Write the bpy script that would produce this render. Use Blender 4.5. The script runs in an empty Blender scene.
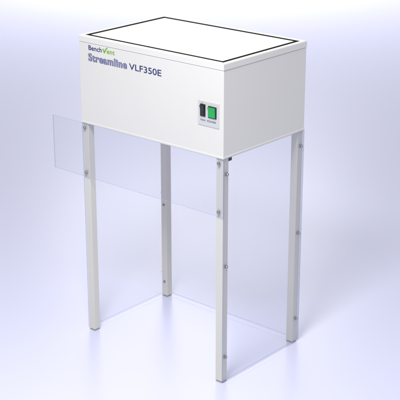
import bpy, bmesh, math
from mathutils import Vector, Matrix
sc=bpy.context.scene
sc.view_settings.view_transform='Standard'; sc.view_settings.look='None'; sc.view_settings.exposure=0
W,D,H,L=.6076,.4077,.2909,.75

# ---------------------------------------------------------------- materials
def mat(name,col,rough=.45,metal=0,spec=.5,noise=0,bump=0,scale=60):
    m=bpy.data.materials.new(name); m.use_nodes=True; nt=m.node_tree; b=nt.nodes['Principled BSDF']
    b.inputs['Base Color'].default_value=(*col,1); b.inputs['Roughness'].default_value=rough
    b.inputs['Metallic'].default_value=metal; b.inputs['Specular IOR Level'].default_value=spec
    tc=nt.nodes.new('ShaderNodeTexCoord')
    if noise:
        n=nt.nodes.new('ShaderNodeTexNoise'); n.inputs['Scale'].default_value=4; n.inputs['Detail'].default_value=6
        nt.links.new(tc.outputs['Object'],n.inputs['Vector'])
        r=nt.nodes.new('ShaderNodeValToRGB')
        r.color_ramp.elements[0].position=.3; r.color_ramp.elements[1].position=.7
        r.color_ramp.elements[0].color=(*[c*(1-noise) for c in col],1); r.color_ramp.elements[1].color=(*col,1)
        nt.links.new(n.outputs['Fac'],r.inputs['Fac']); nt.links.new(r.outputs['Color'],b.inputs['Base Color'])
    if bump:
        n=nt.nodes.new('ShaderNodeTexNoise'); n.inputs['Scale'].default_value=scale; n.inputs['Detail'].default_value=3
        nt.links.new(tc.outputs['Object'],n.inputs['Vector'])
        bp=nt.nodes.new('ShaderNodeBump'); bp.inputs['Strength'].default_value=bump; bp.inputs['Distance'].default_value=.001
        nt.links.new(n.outputs['Fac'],bp.inputs['Height']); nt.links.new(bp.outputs['Normal'],b.inputs['Normal'])
    return m
white=mat('white_powder_coat',(.75,.745,.715),.38,noise=.02,bump=.08,scale=700)
lidm=mat('lid_powder_coat',(.76,.757,.73),.38,noise=.015,bump=.08,scale=700)
topm=mat('filter_cover',(.77,.77,.76),.3)
legm=mat('leg_coat',(.70,.695,.64),.4,noise=.03,bump=.08,scale=500)
black=mat('black_rubber',(.004,.004,.004),.8,spec=.08)
blackp=mat('black_plastic',(.02,.02,.022),.3)
steel=mat('steel',(.40,.40,.40),.3,metal=.9)
platem=mat('plate',(.60,.61,.62),.35)
green=mat('green_plastic',(.01,.42,.08),.25)
navy=mat('navy_ink',(.025,.045,.16),.5)
greeni=mat('green_ink',(.20,.46,.03),.5)
grayink=mat('pale_ink',(.34,.37,.54),.5)
darkink=mat('slate_ink',(.03,.045,.17),.5)
footm=mat('foot_plastic',(.45,.45,.44),.5)

def acrylic():
    m=bpy.data.materials.new('clear_acrylic'); m.use_nodes=True; nt=m.node_tree; nt.nodes.clear()
    o=nt.nodes.new('ShaderNodeOutputMaterial'); t=nt.nodes.new('ShaderNodeBsdfTransparent'); t.inputs[0].default_value=(.972,.974,.984,1)
    g=nt.nodes.new('ShaderNodeBsdfGlossy'); g.inputs['Roughness'].default_value=.02
    lw=nt.nodes.new('ShaderNodeLayerWeight'); lw.inputs[0].default_value=.5
    pw=nt.nodes.new('ShaderNodeMath'); pw.operation='POWER'; pw.inputs[1].default_value=4
    ma=nt.nodes.new('ShaderNodeMath'); ma.operation='MULTIPLY_ADD'; ma.inputs[1].default_value=.4; ma.inputs[2].default_value=.02
    mx=nt.nodes.new('ShaderNodeMixShader')
    nt.links.new(lw.outputs['Facing'],pw.inputs[0]); nt.links.new(pw.outputs[0],ma.inputs[0]); nt.links.new(ma.outputs[0],mx.inputs[0])
    nt.links.new(t.outputs[0],mx.inputs[1]); nt.links.new(g.outputs[0],mx.inputs[2])
    nt.links.new(mx.outputs[0],o.inputs[0]); return m
def acrylic_edge():
    m=bpy.data.materials.new('acrylic_cut_edge'); m.use_nodes=True; nt=m.node_tree; nt.nodes.clear()
    o=nt.nodes.new('ShaderNodeOutputMaterial'); t=nt.nodes.new('ShaderNodeBsdfTransparent'); t.inputs[0].default_value=(.88,.90,.95,1)
    g=nt.nodes.new('ShaderNodeBsdfDiffuse'); g.inputs[0].default_value=(.42,.46,.62,1)
    mx=nt.nodes.new('ShaderNodeMixShader'); mx.inputs[0].default_value=.45
    nt.links.new(t.outputs[0],mx.inputs[1]); nt.links.new(g.outputs[0],mx.inputs[2]); nt.links.new(mx.outputs[0],o.inputs[0]); return m
acr=acrylic(); acre=acrylic_edge()

# ---------------------------------------------------------------- helpers
def link(o): sc.collection.objects.link(o); return o
def world(o):
    p=Vector((0,0,0))
    while o: p+=Vector(o.location); o=o.parent
    return p
def finish(bm,name,origin,parent,mats,smooth=False):
    me=bpy.data.meshes.new(name); bmesh.ops.recalc_face_normals(bm,faces=bm.faces); bm.to_mesh(me); bm.free()
    for m in mats: me.materials.append(m)
    if smooth:
        for p in me.polygons: p.use_smooth=True
    o=link(bpy.data.objects.new(name,me)); o.parent=parent
    o.location=Vector(origin)-(world(parent) if parent else Vector())
    return o
def addbox(bm,c,s,bev=0,seg=2,mi=0):
    b2=bmesh.new(); bmesh.ops.create_cube(b2,size=1)
    for v in b2.verts: v.co=Vector((v.co.x*s[0]+c[0],v.co.y*s[1]+c[1],v.co.z*s[2]+c[2]))
    if bev: bmesh.ops.bevel(b2,geom=b2.edges[:],offset=bev,segments=seg,affect='EDGES',profile=.5)
    for f in b2.faces: f.material_index=mi
    t=bpy.data.meshes.new('t'); b2.to_mesh(t); b2.free(); bm.from_mesh(t); bpy.data.meshes.remove(t)
def box(name,lo,hi,parent,m,bev=.001,seg=2):
    lo=Vector(lo);hi=Vector(hi);c=(lo+hi)/2; bm=bmesh.new(); addbox(bm,(0,0,0),hi-lo,bev,seg)
    return finish(bm,name,c,parent,[m])

unit=link(bpy.data.objects.new('laminar_flow_cabinet',None)); unit.location=(W/2,D/2,0); unit.empty_display_size=.1
unit['label']='white laminar flow cabinet on four legs with clear acrylic panels'; unit['category']='laminar flow cabinet'

# ---------------------------------------------------------------- housing
lidh=.021
bm=bmesh.new()
zc=L+(H-lidh)/2
addbox(bm,(0,0,0),(W-.004,D-.004,H-lidh-.002),.0018,3)
addbox(bm,(0,0,-(H-lidh)/2+.0035),(W-.002,D-.002,.007),.001,2)
addbox(bm,(0,0,(H-lidh)/2-.0005),(W-.012,D-.012,.004),0)
housing=finish(bm,'housing',(W/2,D/2,zc),unit,[white])

# lid: folded rim frame around the opening
z0=L+H-lidh; z1=L+H; rw=.015; ov=-.0010
bm=bmesh.new()
o=[(-ov,-ov),(W+ov,-ov),(W+ov,D+ov),(-ov,D+ov)]
prof=[(0.006,z0),(0.0008,z0),(0,z0+.001),(0,z1-.003),(.0008,z1-.0009),(.003,z1),(rw-.002,z1),(rw-.0005,z1-.0006),(rw,z1-.002),(rw,z1-.012)]
rows=[]
for ins,z in prof:
    rows.append([bm.verts.new((x+(ins if i in(0,3) else -ins)-W/2, y+(ins if i in(0,1) else -ins)-D/2, z-z0)) for i,(x,y) in enumerate(o)])
for a,b in zip(rows,rows[1:]):
    for i in range(4): bm.faces.new((a[i],a[(i+1)%4],b[(i+1)%4],b[i]))
lid=finish(bm,'lid',(W/2,D/2,z0),unit,[lidm])
bm=bmesh.new(); g0=rw-ov; gw=.014; gz=z1-.0012
for (a,b,c,d) in [(g0,g0,W-g0,g0+gw),(g0,D-g0-gw,W-g0,D-g0),(g0,g0+gw,g0+gw,D-g0-gw),(W-g0-gw,g0+gw,W-g0,D-g0-gw)]:
    addbox(bm,((a+c)/2-W/2,(b+d)/2-D/2,0),(c-a,d-b,.008),0)
gasket=finish(bm,'gasket',(W/2,D/2,gz-.004),lid,[black])
e=g0+gw+.0005
cover=box('filter_cover',(e,e,z1-.012),(W-e,D-e,z1-.001),lid,topm,.001)

# ---------------------------------------------------------------- legs
t=.0262
def screw(parent,p,axis,r=.0046):
    bm=bmesh.new(); n=20
    prof=[(r*1.35,0),(r*1.35,.0012),(r,.0014),(r,.0035),(r*.8,.0052),(r*.4,.006)]
    rows=[[bm.verts.new((a*math.cos(2*math.pi*i/n),a*math.sin(2*math.pi*i/n),h)) for i in range(n)] for a,h in prof]
    for a,b in zip(rows,rows[1:]):
        for i in range(n): bm.faces.new((a[i],a[(i+1)%n],b[(i+1)%n],b[i]))
    bm.faces.new(rows[-1]); bm.faces.new(rows[0][::-1])
    q=Vector((0,0,1)).rotation_difference(Vector(axis)).to_matrix()
    bmesh.ops.rotate(bm,verts=bm.verts,cent=(0,0,0),matrix=q)
    return finish(bm,'screw',p,parent,[steel])
s=.0045+t/2
legs={}
for key,(x,y) in {'F':(W-s,s+.0),'L':(s,s),'R':(W-s,D-s),'B':(s,D-s)}.items():
    bm=bmesh.new()
    addbox(bm,(0,0,L/2+.002),(t,t,L-.006),.0018,3)
    lg=finish(bm,'leg',(x,y,0),unit,[legm]); legs[key]=lg
    box('foot_cap',(x-t/2+.0005,y-t/2+.0005,0),(x+t/2-.0005,y+t/2-.0005,.003),lg,footm,.0008)

# ---------------------------------------------------------------- acrylic panels
def pane(lo,hi,label=None):
    lo=Vector(lo);hi=Vector(hi);c=(lo+hi)/2; sz=hi-lo
    thin=min(range(3),key=lambda i:sz[i])
    bm=bmesh.new(); bmesh.ops.create_cube(bm,size=1)
    for v in bm.verts: v.co=Vector((v.co.x*sz.x,v.co.y*sz.y,v.co.z*sz.z))
    bm.normal_update()
    for f in bm.faces: f.material_index=0 if abs(f.normal[thin])>.5 else 1
    o=finish(bm,'acrylic_panel',c,unit,[acr,acre])
    if label:o['label']=label
    return o
th=.0036
zt=L-.0005
pf=pane((-.135,.0003,.565),(W,.0003+th,zt),'short clear front panel jutting past one leg')
pr=pane((W-.0003-th,.005,.008),(W-.0003,D-.005,zt))
pl=pane((.0003,.005,.008),(.0003+th,D-.005,zt))
pb=pane((.001,D-.0003-th,.008),(W-.001,D-.0003,zt))
for x in (s,W-s):
    for z in (.58,.735): screw(pf,(x,.0003,z),(0,-1,0))
for y in (s,D-s):
    for z in (.70,.40,.09):
        screw(pr,(W-.0003,y,z),(1,0,0)); screw(pl,(.0003,y,z),(-1,0,0))
for z in (.66,.36,.06):
    screw(legs['B'],(s,D-s-t/2,z),(0,-1,0),.0036)
box('catch',(W-.02,s+t/2+.002,L-.014),(W-.006,s+t/2+.018,L-.001),housing,blackp,.002)

# ---------------------------------------------------------------- control plate
yf=.002
px0,px1,pz0,pz1=.508,.590,.842,.918
plate=box('control_plate',(px0,yf-.0022,pz0),(px1,yf+.0005,pz1),housing,platem,.0008)
def rocker(x0,x1,z0,z1,m,name):
    fr=box(name,(x0-.003,yf-.0050,z0-.003),(x1+.003,yf-.0015,z1+.003),plate,blackp,.0012)
    bm=bmesh.new(); yy=yf-.005
    zm=(z0+z1)/2
    pr_=[(z0,-.0015),(zm,-.0022),(z1,-.0060)]
    cx=(x0+x1)/2; 
    L_=[bm.verts.new((x0-cx,d,z-zm)) for z,d in pr_]; R_=[bm.verts.new((x1-cx,d,z-zm)) for z,d in pr_]
    Lb=[bm.verts.new((x0-cx,.001,z-zm)) for z,d in pr_]; Rb=[bm.verts.new((x1-cx,.001,z-zm)) for z,d in pr_]
    for i in range(2):
        bm.faces.new((L_[i],R_[i],R_[i+1],L_[i+1])); bm.faces.new((L_[i],L_[i+1],Lb[i+1],Lb[i])); bm.faces.new((R_[i],R_[i+1],Rb[i+1],Rb[i]))
    bm.faces.new((L_[2],R_[2],Rb[2],Lb[2])); bm.faces.new((L_[0],R_[0],Rb[0],Lb[0]))
    k=finish(bm,'rocker',(cx,yy,zm),plate,[m]); return fr
rocker(.521,.535,.873,.905,blackp,'switch')
rocker(.552,.578,.873,.903,green,'power_switch')

# ---------------------------------------------------------------- lettering
def text(s_,x,z,h,width,m,name,y=yf,bold=0,parent=housing,shear=0,sp=1):
    cu=bpy.data.curves.new(name,'FONT'); cu.body=s_; cu.size=1; cu.offset=bold; cu.extrude=0; cu.shear=shear; cu.space_character=sp
    tmp=link(bpy.data.objects.new('tmp',cu)); bpy.context.view_layer.update()
    me=bpy.data.meshes.new_from_object(tmp.evaluated_get(bpy.context.evaluated_depsgraph_get())); bpy.data.objects.remove(tmp)
    xs=[v.co.x for v in me.vertices]; capz=.73
    mn,mxx=min(xs),max(xs)
    for v in me.vertices: v.co=Vector(((v.co.x-mn)/(mxx-mn)*width,0,v.co.y/capz*h))
    me.name=name; me.materials.clear(); me.materials.append(m)
    for p in me.polygons: p.material_index=0
    o=link(bpy.data.objects.new(name,me)); o.parent=parent; o.location=Vector((x,y,z))-world(parent); return o
text('Bench',.046,.998,.0160,.059,navy,'lettering',y=yf-.0006,bold=.016,sp=1.03)
text('ent',.1275,.998,.0160,.035,greeni,'lettering',y=yf-.0006,bold=.014,sp=1.03)
bm=bmesh.new()
pts=[(-.001,.0105),(.002,.0128),(.0055,.0125),(.0078,.0060),(.0125,.0125),(.0185,.0178),(.0270,.0205),(.0205,.0155),(.0150,.0085),(.0110,.0000),(.0060,-.0010),(.0035,.0060)]
bm.faces.new([bm.verts.new((a,0,b)) for a,b in pts]); finish(bm,'emblem',(.1085,yf-.0007,.998),housing,[greeni])
# outlined word: dark strokes nudged around a paler face
for dx,dz in ((-.0013,-.0007),(.0013,-.0007),(-.0013,.0009),(.0013,.0009)):
    k=(dx>0)*1+(dz>0)*2
    text('Streamline',.0445+dx,.963+dz,.0240,.169,darkink,'lettering',y=yf-.0005-.00006*k,bold=.012,sp=1.1)
text('Streamline',.0445,.963,.0240,.169,grayink,'lettering',y=yf-.0012,bold=.004,sp=1.1)
text('VLF350E',.224,.963,.0205,.136,navy,'lettering',y=yf-.0006,bold=.010)
text('I',.524,.9085,.005,.001,navy,'lettering',y=yf-.0028,parent=plate)
text('POWER',.545,.856,.006,.034,navy,'lettering',y=yf-.0028,parent=plate)
text('FAN',.519,.856,.006,.018,navy,'lettering',y=yf-.0028,parent=plate)

# ---------------------------------------------------------------- floor
bm=bmesh.new(); bmesh.ops.create_grid(bm,x_segments=8,y_segments=8,size=60)
fm=mat('lavender_studio_floor',(.70,.715,.95),.32,spec=.3)
floor=finish(bm,'floor',(0,0,0),None,[fm]); floor['kind']='structure'

# ---------------------------------------------------------------- light
w=bpy.data.worlds.new('World'); sc.world=w; w.use_nodes=True
bg=w.node_tree.nodes['Background']; bg.inputs[0].default_value=(1,1,1,1); bg.inputs[1].default_value=.60
cam_p=Vector((2.8138,-2.6548,1.8843)); yaw=2.2842
fwd=Vector((math.cos(yaw),math.sin(yaw),0)); rgt=Vector((math.sin(yaw),-math.cos(yaw),0))
def area(name,loc,tgt,size,en,col=(1,1,1)):
    l=bpy.data.lights.new(name,'AREA'); l.shape='DISK'; l.size=size; l.energy=en; l.color=col
    o=link(bpy.data.objects.new(name,l)); o.location=loc; o.rotation_euler=(Vector(tgt)-Vector(loc)).to_track_quat('-Z','Y').to_euler(); return o
base=Vector((cam_p.x,cam_p.y,0))
p=base+fwd*2.35-rgt*.4
area('key_lamp',(p.x,p.y,2.5),(p.x,p.y,0),.7,54,(1,.985,.94))
p=base+fwd*11.5
area('far_lamp',(p.x,p.y,3.0),(p.x,p.y,0),3,200)

# ---------------------------------------------------------------- camera
cd=bpy.data.cameras.new('Camera'); cam=link(bpy.data.objects.new('Camera',cd)); sc.camera=cam
pit=-.3502
d=Vector((math.cos(pit)*math.cos(yaw),math.cos(pit)*math.sin(yaw),math.sin(pit)))
cam.location=cam_p; cam.rotation_euler=d.to_track_quat('-Z','Y').to_euler()
cd.sensor_width=36; cd.lens=1223.8/400*36; cd.clip_end=300
